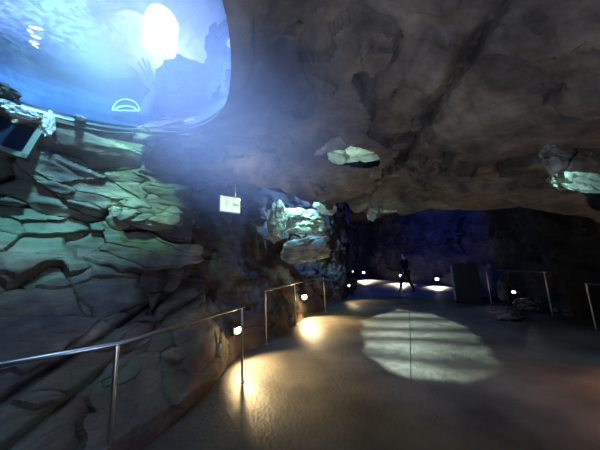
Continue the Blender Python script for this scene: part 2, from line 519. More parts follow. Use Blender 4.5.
# ------------------------------------------------------------------ ceiling
ctl = [(300, 0, 1.55), (300, 60, 2.1), (300, 110, 2.8), (300, 150, 3.5), (300, 182, 4.4), (332, 203, 5.2), (262, 190, 4.3),
       (250, 140, 2.9), (400, 0, 1.5), (400, 60, 2.0), (400, 100, 2.5), (400, 150, 3.3), (400, 188, 4.7), (400, 216, 5.8),
       (350, 212, 5.6), (470, 0, 1.4), (470, 100, 2.1), (470, 160, 3.0), (470, 205, 4.6), (440, 210, 5.2),
       (540, 0, 1.2), (540, 80, 1.7), (540, 140, 2.3), (540, 208, 4.0), (600, 0, 1.1), (600, 100, 1.6), (600, 150, 2.1),
       (600, 217, 3.6), (680, 100, 1.5), (700, 215, 3.0), (510, 204, 4.3)]
cp = [tuple(at(*c)) for c in ctl]
for k in range(20):
    t = 2 * math.pi * k / 20
    cp.append((WC.x + 1.25 * math.cos(t), WC.y + 1.25 * math.sin(t), 2.94))
cp += [(0.5, -1, 3.0), (2.5, -1, 3.0), (5, -1, 2.5), (-3.5, -1, 3.0), (-4.5, 2, 3.1), (-2.5, 3.4, 3.0), (-1.6, 4.0, 3.0), (7, 1, 2.2), (7, 3.5, 1.9)]
cp = np.array(cp)
D = np.linalg.norm(cp[:, None, :2] - cp[None, :, :2], axis=2)
A = D + 1e-2 * np.eye(len(cp)) * -1
zc = cp[:, 2].mean()
wgt = np.linalg.solve(-D + 0.05 * np.eye(len(cp)), cp[:, 2] - zc)


def ceil_z(x, y):
    q = np.stack([x, y], -1)
    dd = np.linalg.norm(q[..., None, :] - cp[:, :2], axis=-1)
    return zc - (dd * wgt).sum(-1)


lx = [-4.6, -2.2, -0.9, -0.2, 0.66, 1.4, 2.5, 3.0, 3.35, 3.9, 4.3, 4.8, 6.0, 8.0]
ly = [2.9, 3.7, 4.2, 4.7, 5.2, 5.6, 5.9, 5.2, 4.7, 4.25, 4.0, 3.7, 3.3, 3.0]
na, nb, nc = 420, 360, 40
xs = np.linspace(-4.6, 7.0, na)
lip = np.interp(xs, lx, ly) + 0.10 * np.sin(xs * 4.1) + 0.05 * np.sin(xs * 9.7 + 1)
X = np.repeat(xs[:, None], nb + nc, 1)
Yt = np.linspace(0, 1, nb) ** 0.9
Y = np.zeros_like(X)
Y[:, :nb] = -1.2 + (lip[:, None] + 1.2) * Yt[None, :]
Z = np.zeros_like(X)
Z[:, :nb] = ceil_z(X[:, :nb], Y[:, :nb])
s = np.linspace(0, 1, nc + 1)[1:]
Y[:, nb:] = lip[:, None] + 0.35 * np.sin(s * 1.6)[None, :]
Z[:, nb:] = Z[:, nb - 1:nb] + 1.9 * (s ** 1.4)[None, :]
G = np.stack([X, Y, Z], -1)
Nn = grid_normals(G)
Nn[Nn[..., 2] > 0] *= -1
P = G.reshape(-1, 3)
rw = np.hypot(P[:, 0] - WC.x, P[:, 1] - WC.y)
fade = np.clip((rw - 1.23) / 0.35, 0, 1)
d = blocks(P * np.array((1, 1, 0.6)), (0.42, 0.50, 0.6), 77, 0.10, 0.15, 0.02, 0.12, 0.45)
d += blocks(P + 4, (1.0, 1.1, 1.2), 82, 0.025, 0.05, 0.008, 0.14, 0.4)
d += 0.05 * fbm(P * 1.6, 4, 27) + 0.010 * fbm(P * 8, 3, 29)
# the long step running from the upper right to the middle of the ceiling
c0, c1 = at(474, 52, 1.6), at(412, 158, 3.2)
ux, uy = (c1.x - c0.x), (c1.y - c0.y)
ll = math.hypot(ux, uy)
sd = ((P[:, 0] - c0.x) * uy - (P[:, 1] - c0.y) * ux) / ll + 0.05 * fbm(P * 1.2, 2, 90)
al = ((P[:, 0] - c0.x) * ux + (P[:, 1] - c0.y) * uy) / ll
inside = np.clip((al + 0.7) / 0.5, 0, 1) * np.clip((ll + 0.4 - al) / 0.5, 0, 1)
d += 0.10 * inside * np.where(sd > 0, np.exp(-np.abs(sd) * 1.2), 0) * np.clip(sd / 0.04, 0, 1)
d -= 0.14 * inside * np.exp(-(sd / 0.045) ** 2)
d += 0.10 * np.exp(-((P[:, 0] - 0.5) ** 2 / 0.5 + (P[:, 1] - 2.3) ** 2 / 0.25)) + 0.10 * np.exp(-((P[:, 0] - 1.9) ** 2 / 0.3 + (P[:, 1] - 2.9) ** 2 / 0.4))
P2 = P + Nn.reshape(-1, 3) * (d * fade)[:, None]
# openings: the round window and the light wells
aw = np.arctan2(P[:, 1] - WC.y, P[:, 0] - WC.x)
rin = 1.16 - 0.05 * np.clip(np.cos(aw - 0.5) * 2, 0, 1) * (1 + 0.5 * np.sin(aw * 5))
inw = rw > rin - 0.05
snap = inw & (rw < rin)
for ax, c_ in ((0, WC.x), (1, WC.y)):
    P2[snap, ax] = c_ + (P[snap, ax] - c_) * (rin[snap] / rw[snap])
wells = [(0.45, 1.28, 3.20, 3.72), (2.75, 4.3, 2.35, 2.80)]


def well_mask(P, cx, cy, rx, ry, rot, seed):
    c, s_ = math.cos(rot), math.sin(rot)
    dx, dy = P[:, 0] - cx, P[:, 1] - cy
    u = (dx * c + dy * s_) / rx; v = (-dx * s_ + dy * c) / ry
    return (np.abs(u) ** 2.6 + np.abs(v) ** 2.6) + 0.35 * fbm(P * 5, 2, seed) < 1


W1 = (0.92, 3.66, 0.42, 0.19, 0.05)
W2 = (3.62, 2.86, 0.78, 0.15, 0.50)
keep = inw & ~well_mask(P, *W1, 5) & ~well_mask(P, *W2, 6)
struct(grid_mesh('ceiling', P2.reshape(G.shape), M_ceil, mask=keep), 'low sculpted rock ceiling over the walkway')


def lit_well(W, zb, name, color, energy):
    """Rock shaft above an opening, with its own lamp."""
    cx, cy, rx, ry, rot = W
    c, s_ = math.cos(rot), math.sin(rot)
    rows = []
    nz_, nk = 60, 140
    for i in range(nz_):
        z = zb - 0.12 + 0.80 * i / (nz_ - 1)
        g = 1.22 + 0.1 * math.sin(i * 0.12)
        rows.append([(cx + (rx * g * math.cos(t)) * c - (ry * g * math.sin(t)) * s_, cy + (rx * g * math.cos(t)) * s_ + (ry * g * math.sin(t)) * c, z)
                     for t in np.linspace(0, 2 * math.pi, nk, endpoint=False)])
    G = np.array(rows)
    P = G.reshape(-1, 3)
    d = blocks(P, (3.2, 3.2, 5.0), 13, 0.05, 0.09, 0.03, 0.12, 0.4) + 0.03 * fbm(P * 7, 3, 3)
    ctr = np.array((cx, cy, 0))
    dirv = (P - ctr) * np.array((1, 1, 0))
    dirv /= np.linalg.norm(dirv, axis=1, keepdims=True)
    P = P + dirv * (d * 0.8 + 0.05)[:, None]
    o = grid_mesh(name, P.reshape(G.shape), M_pale, closed=True)
    lamp('well_lamp', 'AREA', (cx + ry * 0.9 * s_, cy - ry * 0.9 * c, zb + 0.30), energy, color, (cx - ry * s_, cy + ry * c, zb + 0.12), size=0.22 if rx < 0.6 else 1.1, sizey=0.12)
    return o


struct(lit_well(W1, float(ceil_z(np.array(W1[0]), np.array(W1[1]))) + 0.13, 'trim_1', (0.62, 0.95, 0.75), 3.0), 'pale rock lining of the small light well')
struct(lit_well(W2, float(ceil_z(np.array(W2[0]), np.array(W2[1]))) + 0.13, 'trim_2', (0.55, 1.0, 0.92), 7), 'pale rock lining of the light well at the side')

# ------------------------------------------------------------------ right wall and rear hall
planR = [(2.1, 10.2), (2.7, 14.0), (3.8, 18.5), (5.0, 20.3), (6.0, 18.0), (6.6, 15.3), (7.6, 12.8), (8.3, 10.8), (7.7, 9.4),
         (7.1, 8.0), (6.75, 6.9), (6.5, 5.8), (6.1, 4.6), (5.6, 3.4), (5.1, 2.0), (4.9, 0.5), (5.0, -1.2)]
rows = []
for z, off in ((5.0, 0.0), (3.6, 0.25), (2.4, 0.1), (1.2, 0.0), (0.55, -0.08), (-0.06, -0.18)):
    row = []
    for i, (x, y) in enumerate(planR):
        k = 0.0 if i < 3 else off
        row.append((x + k, y + k * 0.4, z))
    rows.append(row)
G = loft(rows, 150, 620)
Nn = grid_normals(G)
if Nn[75, 500, 0] > 0:
    Nn = -Nn
P = G.reshape(-1, 3)
d = blocks(P, (0.7, 0.7, 0.9), 91, 0.16, 0.16, 0.05, 0.08, 0.3) + 0.04 * fbm(P * 2, 4, 31)
foot = np.clip((1 - np.linspace(0, 1, 150)) / 0.15, 0.1, 1).reshape(-1, 1).repeat(620, 1).reshape(-1)
P2 = (P + Nn.reshape(-1, 3) * (d * foot)[:, None]).reshape(G.shape)
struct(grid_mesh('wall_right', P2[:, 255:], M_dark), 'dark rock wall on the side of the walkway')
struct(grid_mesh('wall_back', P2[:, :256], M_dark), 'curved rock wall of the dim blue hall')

# rear hall ceiling
G = loft([plan([(-2.0, 5.2), (1, 5.0), (4, 4.4), (7.5, 4.0), (9.5, 3.5)], 4.5),
          plan([(-1.8, 8), (1, 8), (4, 8), (7, 8), (9.5, 8)], 4.6),
          plan([(0, 14), (2, 14), (4, 14), (7, 14), (9.5, 14)], 4.5),
          plan([(0, 22), (2, 22), (4, 22), (7, 22), (9.5, 22)], 4.2)], 140, 120)
P = G.reshape(-1, 3).copy()
P[:, 2] += blocks(P, (0.6, 0.6, 0.6), 14, 0.2, 0.2, 0.04)
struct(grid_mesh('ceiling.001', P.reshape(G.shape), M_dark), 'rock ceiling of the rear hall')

# ------------------------------------------------------------------ round pool window
win = struct(bpy.data.objects.new('window_1', None), 'round acrylic window to the pool overhead')
COL.objects.link(win)
win.location = WC
bm = bmesh.new()
prof = [(WR * math.sin(t), 0.16 * math.cos(t) / 1.0) for t in np.linspace(0.0, math.pi / 2, 18)]
Mx = Matrix.Identity(4)
n = 96
ctrv = bm.verts.new((0, 0, 0.16))
rings = []
for r_, z_ in prof[1:]:
    rings.append([bm.verts.new((r_ * math.cos(2 * math.pi * k / n), r_ * math.sin(2 * math.pi * k / n), z_)) for k in range(n)])
for k in range(n):
    bm.faces.new((ctrv, rings[0][k], rings[0][(k + 1) % n]))
for r0, r1 in zip(rings, rings[1:]):
    for k in range(n):
        bm.faces.new((r0[k], r1[k], r1[(k + 1) % n], r0[(k + 1) % n]))
obj('window_pane', bm, M_glass, win, smooth=True)
bm = bmesh.new()
prof = [(WR - 0.03, -0.02), (WR + 0.05, -0.02), (WR + 0.05, 0.015), (WR - 0.01, 0.015), (WR - 0.03, 0.0)]
rings = [[bm.verts.new((r_ * math.cos(2 * math.pi * k / n), r_ * math.sin(2 * math.pi * k / n), z_)) for k in range(n)] for r_, z_ in prof]
for i in range(len(prof)):
    r0, r1 = rings[i], rings[(i + 1) % len(prof)]
    for k in range(n):
        bm.faces.new((r0[k], r0[(k + 1) % n], r1[(k + 1) % n], r1[k]))
obj('window_frame', bm, M_rim, win, angle=35)

# scattering volume added for the lens glare spilling past the window
M_haze = bpy.data.materials.new('glare_haze'); M_haze.use_nodes = True
nt = M_haze.node_tree
nt.nodes.remove(nt.nodes['Principled BSDF'])
vs_ = nt.nodes.new('ShaderNodeVolumeScatter'); vs_.inputs['Color'].default_value = (0.65, 0.78, 1, 1)
nt.links.new(vs_.outputs[0], nt.nodes['Material Output'].inputs['Volume'])
tc = nt.nodes.new('ShaderNodeTexCoord')
ln_ = nt.nodes.new('ShaderNodeVectorMath'); ln_.operation = 'LENGTH'
nt.links.new(tc.outputs['Object'], ln_.inputs[0])
mr = nt.nodes.new('ShaderNodeMapRange'); mr.interpolation_type = 'SMOOTHSTEP'
mr.inputs['From Min'].default_value = 0.1; mr.inputs['From Max'].default_value = 1.0
mr.inputs['To Min'].default_value = 0.65; mr.inputs['To Max'].default_value = 0.0
nt.links.new(ln_.outputs['Value'], mr.inputs['Value']); nt.links.new(mr.outputs[0], vs_.inputs['Density'])
bm = bmesh.new()
bmesh.ops.create_icosphere(bm, subdivisions=4, radius=1.0)
hz = obj('haze', bm, M_haze)
hz.location = (-0.55, 1.65, 2.7); hz.scale = (1.35, 1.3, 1.05)
hz['kind'] = 'stuff'; hz['label'] = 'blue glare haze added under the window'; hz['category'] = 'haze'

# pool: sloping rock bottom round the window, wall, water surface
rr = np.linspace(1.23, 3.1, 40)
tt = np.linspace(0, 2 * math.pi, 160, endpoint=False)
Rr, T = np.meshgrid(rr, tt, indexing='ij')
G = np.stack([WC.x + Rr * np.cos(T), WC.y + Rr * np.sin(T), 3.02 + 0.85 * np.clip((Rr - 1.23) / 0.55, 0, 1) ** 0.8 + 0.03 * Rr], -1)
P = G.reshape(-1, 3).copy()
P[:, 2] += np.clip((Rr.reshape(-1) - 1.3) * 2, 0, 1) * (0.10 + 0.10 * fbm(P * 2, 3, 5))
struct(grid_mesh('floor.001', P.reshape(G.shape), M_bed, closed=True), 'rocky pool bottom round the overhead window')
zz = np.linspace(3.8, 5.6, 50)
Zz, T = np.meshgrid(zz, tt, indexing='ij')
Rw = 3.05 + 0.12 * np.sin(T * 5) + 0.08 * np.sin(T * 11 + Zz * 2)
G = np.stack([WC.x + Rw * np.cos(T), WC.y + Rw * np.sin(T), Zz], -1)
struct(grid_mesh('wall_pool', G, M_bed, closed=True), 'blue rock wall round the pool')
X, Y = np.meshgrid(np.linspace(-4.6, 1.8, 160), np.linspace(-2.2, 4.3, 160), indexing='ij')
P = np.stack([X, Y, 0 * X], -1).reshape(-1, 3)
Zs = 4.75 + 0.03 * fbm(P * 3.0, 3, 2)
G = np.stack([X.reshape(-1), Y.reshape(-1), Zs], -1).reshape(160, 160, 3)
mk = np.hypot(P[:, 0] - WC.x, P[:, 1] - WC.y) < 3.15
wo = struct(grid_mesh('water_surface', G, M_water, mask=mk), 'rippled pool water seen from below')


def boulder(name, c, size, mt, seed, rot=(0, 0, 0), sub=5, amp=0.28, freq=1.6, parent=None):
    bm = bmesh.new()
    bmesh.ops.create_icosphere(bm, subdivisions=sub, radius=1)
    me = bpy.data.meshes.new(name)
    bm.to_mesh(me); bm.free()
    V = np.empty(len(me.vertices) * 3); me.vertices.foreach_get('co', V); V = V.reshape(-1, 3)
    rc = np.abs(V).max(1) ** 0.35
    B = V / rc[:, None]
    dd = blocks(V + seed * 7.7, (freq, freq, freq * 1.5), seed, amp * 0.5, amp * 0.7, amp * 0.3, 0.12, 0.3) + amp * 0.25 * fbm(V * 3 + seed, 4, seed)
    B = B * (1 + dd)[:, None] * np.array(size)
    me.vertices.foreach_set('co', B.reshape(-1)); me.update()
    o = link(name, me, mt, parent, smooth=True)
    me.set_sharp_from_angle(angle=R(40))
    o.location = c; o.rotation_euler = rot
    return o


# rocks standing in the pool by the rim
tag(boulder('pool_rock', at(182, 88, 2.55) + Vector((0, 0.15, 0)), (0.40, 0.30, 0.38), M_tank, 3, (0.1, 0.2, 0.3)),
    'large hazy blue rock behind the window below the bright lamp', 'rock')
tag(boulder('pool_rock', at(222, 62, 2.3) + Vector((0.05, 0.2, 0.05)), (0.26, 0.28, 0.50), M_tank, 5, (0, -0.1, 0.9)),
    'tall hazy blue rock at the inner rim of the overhead window', 'rock')

tag(boulder('pale_pebble', at(231, 43, 2.0), (0.035, 0.03, 0.05), M_white, 8, (0, 0.2, 0), 3, 0.2, 1.5),
    'tiny white stone by the inner rim of the overhead window', 'rock')

# spread weed frond standing up from the pool rock
bm = bmesh.new()
base = at(154, 92, 2.42)
for (ex, ey, r_) in ((131, 68, 0.012), (133, 73, 0.010), (138, 62, 0.011), (142, 58, 0.009), (148, 60, 0.008), (130, 76, 0.010)):
    tip = at(ex, ey, 2.38)
    mid = base.lerp(tip, 0.5) + Vector((0.01, 0, 0.03))
    pts = [base.lerp(mid, t).lerp(mid.lerp(tip, t), t) for t in np.linspace(0, 1, 9)]
    add_tube(bm, pts, [0.034, 0.032, 0.028, 0.022, 0.018, 0.016, 0.014, 0.011, 0.005], 8)
add_tube(bm, [at(145, 117, 2.42), at(148, 104, 2.42), base, at(152, 82, 2.41)], [0.075, 0.06, 0.036, 0.026], 10)
M_weed = simple('pale_weed', (0.30, 0.42, 0.60), 0.5)
tag(obj('seaweed_frond', bm, M_weed, smooth=True), 'pale finger-like weed frond leaning over the pool window rim', 'seaweed')

# double arch of pale tubes, added for an unclear ring-like shape
bm = bmesh.new()
c = at(126, 109, 2.22)
for rad, sq, thk in ((0.14, 0.85, 0.008), (0.112, 0.45, 0.010)):
    pts = []
    for k in range(25):
        t = math.pi * k / 24
        pts.append(c + _R * (math.cos(t) * rad) + _U * (math.sin(t) * rad * sq - 0.02))
    add_tube(bm, pts, thk, 8)
add_tube(bm, [c - _R * 0.14 - _U * 0.02, c + _R * 0.14 - _U * 0.02], 0.010, 8)
M_ring = simple('pale_arch', (0.75, 0.88, 1.0), 0.2)
tag(obj('pale_double_arch', bm, M_ring, smooth=True), 'pale double arch added for an unclear ring-like shape at the window rim', 'hoop')

# lamp over the pool
M_hot = simple('pool_lamp_glow', (1, 1, 1), 0.5, 0, (0.95, 1.0, 1.0), 30)
t_ = thing('pool_lamp', 'blazing oval white lamp above the pool, seen through the overhead window', 'lamp', at(162, 26, 3.3))
bm = bmesh.new()
dirn = (EYE - Vector(t_.location)).normalized()
q = dirn.to_track_quat('Z', 'Y').to_matrix().to_4x4()
add_lathe(bm, [(0.10, 0.0), (0.24, 0.0), (0.27, 0.01), (0.20, 0.035), (0.08, 0.05)], q @ Matrix.Diagonal((0.90, 0.98, 1, 1)), 40)
obj('lens', bm, M_hot, t_, smooth=True)
bm = bmesh.new()
add_lathe(bm, [(0.30, -0.02), (0.29, 0.0), (0.22, -0.12), (0.10, -0.16)], q @ Matrix.Diagonal((0.80, 0.85, 1, 1)), 40)
obj('housing', bm, M_housing, t_, smooth=True)

# box in the pool water, clouded to spread lamp glow and veil rocks
M_veil = bpy.data.materials.new('glow_veil_water'); M_veil.use_nodes = True
nt = M_veil.node_tree
nt.nodes.remove(nt.nodes['Principled BSDF'])
vs_ = nt.nodes.new('ShaderNodeVolumeScatter'); vs_.inputs['Density'].default_value = 0.50; vs_.inputs['Color'].default_value = (0.70, 0.80, 1.0, 1)
nt.links.new(vs_.outputs[0], nt.nodes['Material Output'].inputs['Volume'])
bm = bmesh.new()
add_box(bm, (-1.5, 2.85, 3.98), (3.6, 2.0, 1.3))
wv_ = obj('pool_water_veil', bm, M_veil)
wv_['kind'] = 'stuff'; wv_['label'] = 'pool water above the round window, clouded to spread the lamp glow'; wv_['category'] = 'water'
lamp('pool_lamp_glow', 'POINT', Vector(at(162, 30, 2.95)), 38, (0.50, 0.64, 1.0), radius=0.12)

M_glint = simple('glint_glow', (1, 1, 0.9), 0.5, 0, (0.85, 1.0, 0.80), 2.6)  # glowing stripes stand in for lamp reflections on the rippled water
t_ = thing('ripple_glint', 'five greenish white glowing stripes imitating lamp reflections on the rippled pool water', 'lamp', at(36, 36, 2.6))
for (sx, sy, ln) in ((36, 28, 13), (30, 31, 5), (36, 37, 9), (34, 42.5, 9), (35, 46.5, 6)):
    bm = bmesh.new()
    p0 = at(sx - ln / 2, sy - 1.4, 2.6) - t_.location; p1 = at(sx + ln / 2, sy + 1.6, 2.6) - t_.location
    add_tube(bm, [p0, p0.lerp(p1, 0.3), p0.lerp(p1, 0.7), p1], [0.008, 0.016, 0.016, 0.008], 10)
    obj('glint_bar', bm, M_glint, t_, smooth=True)

# white pieces of crust set along the rim rock
for i, (px, py, dd, sz, rz, lab) in enumerate([
        (24, 113, 1.82, (0.20, 0.05, 0.045), -0.3, 'long white rock crust above the dark screen'),
        (49, 124, 1.98, (0.055, 0.04, 0.10), 0.0, 'white fang-shaped rock crust hanging below the window rim'),
        (8, 104, 1.80, (0.12, 0.05, 0.03), -0.2, 'small white rock crust at the rim beside the dark stone'),
        (80, 118, 2.08, (0.14, 0.04, 0.02), -0.2, 'thin white rock crust along the rim past the hanging fang')]):
    tag(boulder('rock_crust', at(px, py, dd), sz, M_white, 40 + i, (0, 0.42, -0.75 + rz), 4, 0.35, 2.2), lab, 'rock')
tag(boulder('dark_stone', at(3, 90, 1.74), (0.09, 0.07, 0.05), M_dark, 51, (0.2, 0.3, 0.2), 4, 0.4, 2.0),
    'small dark brown stone on the overhead window rim', 'rock')
tag(boulder('rim_outcrop', at(180, 132, 2.35), (0.34, 0.20, 0.13), M_wall, 62, (0.15, -0.25, 0.35), 6, 0.32, 1.7),
    'jutting pale green-lit rock outcrop under the window rim', 'rock')
tag(boulder('wall_boulder', at(152, 214, 2.82), (0.34, 0.22, 0.17), M_wall, 66, (0.0, 0.05, 0.6), 6, 0.22, 1.4),
    'rounded bright green-lit boulder bulging from the wall', 'rock')

# ------------------------------------------------------------------ framed screen in the wall
o0 = at(10, 132, 1.93)
t_ = thing('wall_screen', 'dark rectangular screen in a grey frame set in the rock wall', 'screen')
c00, c10, c11, c01 = at(-45, 96, 1.72), at(34, 126, 1.98), at(31, 158, 1.98), at(-45, 136, 1.72)
ex = (c10 - c00); ex.z = 0
ex.normalize(); ez = Vector((0, 0, 1)); ey = ex.cross(ez)
cc = (c00 + c10 + c11 + c01) / 4
wd, ht = (c10 - c00).length, 0.30
tilt = math.atan2((c10 - c00).z, (c10 - c00).to_2d().length)
Ms = Matrix((( *ex, 0), (*ey, 0), (*ez, 0), (0, 0, 0, 1))).transposed()
Ms = Ms @ Matrix.Rotation(-tilt, 4, 'Y')
t_.matrix_world = Matrix.Translation(cc) @ Ms
bm = bmesh.new()
fw = 0.045
for (cx, cz, sx, sz) in ((0, ht / 2, wd + fw, fw), (0, -ht / 2, wd + fw, fw), (wd / 2, 0, fw, ht + fw), (-wd / 2, 0, fw, ht + fw)):
    add_box(bm, (cx, 0, cz), (sx, 0.07, sz), bev=0.004)
obj('frame', bm, simple('painted_frame', (0.10, 0.11, 0.10), 0.5), t_)
bm = bmesh.new()
add_box(bm, (0, -0.0, 0), (wd, 0.03, ht))
obj('screen', bm, simple('dark_screen', (0.01, 0.015, 0.03), 0.15), t_)

# ------------------------------------------------------------------ handrails


def handrail(pts_top, label, group=None, post_mask=None, h=1.0, ext=(0, 0)):
    """pts_top: rail points at rail height; a post stands under each."""
    base = Vector((pts_top[0].x, pts_top[0].y, 0))
    t = thing('handrail', label, 'handrail', base)
    L_ = [p - base for p in pts_top]
    L2 = list(L_)
    L2[0] = L2[0] + (L_[0] - L_[1]).normalized() * ext[0]
    L2[-1] = L2[-1] + (L_[-1] - L_[-2]).normalized() * ext[1]
    pts = [tuple(p) for p in L2]
    bm = bmesh.new()
    add_tube(bm, pts, 0.019, 14)
    obj('rail', bm, M_steel, t, angle=50)
    for i, p in enumerate(L_):
        if post_mask and not post_mask[i]:
            continue
        bm = bmesh.new()
        add_tube(bm, [(p.x, p.y, 0.0), (p.x, p.y, p.z - 0.01)], 0.017, 14)
        po = obj('post', bm, M_steel, t, angle=50)
        bm = bmesh.new()
        add_lathe(bm, [(0.042, 0.0), (0.042, 0.006), (0.036, 0.01), (0.02, 0.012)], Matrix.Translation((p.x, p.y, 0.004)), 20)
        obj('base_flange', bm, M_steel, po, angle=50)
    return t


A0 = atz(0, 365, 0.96); A1 = atz(117, 344, 0.96); A2 = atz(242, 307, 0.96)
Am = A0 + (A0 - A1).normalized() * 1.0
handrail([Am, A0, A1, A2], 'long steel handrail nearest the camera, below the lit rock wall', post_mask=[1, 0, 1, 1], ext=(0, 0.05))
handrail([atz(265.5, 291, 1.0), atz(294.5, 283.5, 1.0), at(323.5, 277, 7.45)],
         'three-post steel handrail by the amber wall light', ext=(0.05, 0.03))
B0 = at(486, 270, 7.7); B1 = at(544, 272, 5.95)
handrail([B0, B1], 'two-post steel handrail beside the black stand', ext=(0.1, 0.08))
C0 = at(586, 283, 4.9); C1 = at(640, 290, 3.9)
handrail([C0, C1], 'steel handrail starting at the frame edge by the dark wall')

# ------------------------------------------------------------------ wall lights


def wall_light(loc, facing, label, energy, color=WARM, lens=M_lens, spot=112, down=0.9, size=1.0, power_pt=0):
    f = Vector(facing).normalized()
    t = thing('wall_light', label, 'wall light', loc, math.atan2(f.y, f.x) - math.pi / 2, 'low wall lights along the walkway')
    bm = bmesh.new()
    add_box(bm, (0, -0.02, 0), (0.16 * size, 0.07, 0.10 * size), bev=0.01)
    add_box(bm, (0, 0.03, 0.052 * size), (0.18 * size, 0.10, 0.012), bev=0.003)
    obj('housing', bm, M_housing, t)
    bm = bmesh.new()
    M_ = Matrix.Translation((0, 0.016, 0)) @ Matrix.Rotation(R(-90), 4, 'X')
    add_lathe(bm, [(0.042 * size, 0.0), (0.042 * size, 0.012), (0.03 * size, 0.024), (0.012 * size, 0.030)], M_ @ Matrix.Diagonal((1.35, 1, 1, 1)), 24)
    obj('lens', bm, lens, t, smooth=True)
    src = Vector(loc) + f * 0.10 + Vector((0, 0, 0.0))
    lamp('wall_light_beam', 'SPOT', src, energy, color, src + f * 1.0 + Vector((0, 0, -down * 1.5)), radius=0.04, spot=spot, blend=0.6)
    if power_pt:
        lamp('wall_light_glow', 'POINT', src + f * 0.03, power_pt, color, radius=0.05)
    return t


wall_light(at(237, 330, 3.95), (0.9, -0.35, 0), 'amber wall light behind the end post of the long handrail', 210, power_pt=5, size=1.3)
wall_light(at(304, 297, 6.75), (0.6, -0.55, 0), 'amber wall light between the posts of the three-post handrail', 360, power_pt=10, size=1.5)
wall_light(atz(348.5, 285.5, 0.56), (0.6, -0.7, 0), 'small amber light just past the three-post handrail', 35, size=0.9)
wall_light(at(352.5, 271.5, 14.0), (0.9, -0.4, 0), 'tiny dot of wall light at the corner of the rear hall', 3, lens=M_lensw, size=0.8)
HW = (1.0, 0.88, 0.66)
wall_light(at(363.5, 272.5, 17.6), (0.2, -1, 0), 'rear hall wall light deepest in the curve', 900, HW, M_lensw, 122, 1.6, 1.7)
wall_light(at(401, 275.5, 14.6), (-0.6, -0.8, 0), 'rear hall wall light close by the walking person', 600, HW, M_lensw, 122, 1.6, 1.6)
wall_light(at(437, 279, 12.4), (-0.6, -0.8, 0), 'rear hall wall light nearest the black stand', 420, HW, M_lensw, 118, 1.8, 1.5)
wall_light(at(514, 292, 6.9), (-0.8, -0.4, 0), 'white wall light under the two-post handrail', 4, (1, 0.85, 0.6), M_lensw, 130, 1.0, 0.8)
wall_light((4.55, 2.3, 0.56), (-1, 0.1, 0), 'amber wall light by the wall beyond the frame edge', 150, (1, 0.45, 0.2))

# ------------------------------------------------------------------ exit sign
sc_ = at(230.5, 204.5, 3.3)
t_ = thing('exit_sign', 'lit white and green emergency exit sign with arrow under the rock ceiling', 'sign', sc_, 0)
pA, pB = at(221, 199, 3.22), at(239.5, 206, 3.42)
vx = (pB - pA); vx.z = 0
t_.rotation_euler = (0, 0, math.atan2(vx.y, vx.x))
W_, H_ = 0.30, 0.215
bm = bmesh.new(); add_box(bm, (0, 0.025, 0), (W_ + 0.02, 0.04, H_ + 0.02), bev=0.004)
obj('housing', bm, simple('white_sign_case', (0.7, 0.7, 0.68), 0.4), t_)
bm = bmesh.new(); add_box(bm, (0, 0.0, 0), (W_, 0.016, H_), bev=0.002)
obj('face', bm, simple('sign_face', (0.9, 1, 0.9), 0.4, 0, (0.86, 1.0, 0.84), 0.95), t_)
M_green = simple('sign_green', (0.05, 0.5, 0.2), 0.4, 0, (0.35, 0.85, 0.50), 0.75)


def flat(polys, name, mt, parent):
    bm = bmesh.new()
    for poly in polys:
        vs = [bm.verts.new((x, -0.0085, z)) for x, z in poly]
        f_ = bm.faces.new(vs)
        r_ = bmesh.ops.extrude_face_region(bm, geom=[f_])
        for v in [g for g in r_['geom'] if isinstance(g, bmesh.types.BMVert)]:
            v.co.y -= 0.002
    return obj(name, bm, mt, parent)


flat([[(0.02, 0.0), (0.06, 0.04), (0.06, 0.015), (0.12, 0.015), (0.12, -0.015), (0.06, -0.015), (0.06, -0.04)]], 'arrow', M_green, t_)
head = [(-0.055 + 0.013 * math.cos(a), 0.062 + 0.013 * math.sin(a)) for a in np.linspace(0, 2 * math.pi, 12, endpoint=False)]
M_green2 = simple('sign_pictogram', (0.2, 0.5, 0.3), 0.4, 0, (0.62, 0.88, 0.68), 0.8)
flat([head,
      [(-0.07, 0.045), (-0.045, 0.045), (-0.055, 0.0), (-0.08, 0.0)],
      [(-0.08, 0.0), (-0.06, 0.0), (-0.035, -0.035), (-0.05, -0.07), (-0.062, -0.066), (-0.055, -0.035)],
      [(-0.08, 0.0), (-0.066, 0.0), (-0.085, -0.045), (-0.12, -0.045), (-0.12, -0.034), (-0.093, -0.034)],
      [(-0.07, 0.045), (-0.07, 0.03), (-0.10, 0.015), (-0.112, 0.03), (-0.098, 0.032)],
      [(-0.045, 0.045), (-0.05, 0.03), (-0.02, 0.012), (-0.012, 0.022)]], 'pictogram', M_green2, t_)
for hx in (-0.09, 0.09):
    bm = bmesh.new()
    add_tube(bm, [(hx, 0.025, H_ / 2), (hx, 0.025, H_ / 2 + 0.25)], 0.008, 8)
    obj('hanger', bm, M_housing, t_)
lamp('exit_sign_light', 'AREA', sc_ + Vector((0.10, 0.0, 0.14)), 4, (1, 0.95, 0.75), sc_ + Vector((0.35, 0.25, 0.5)), size=0.12)

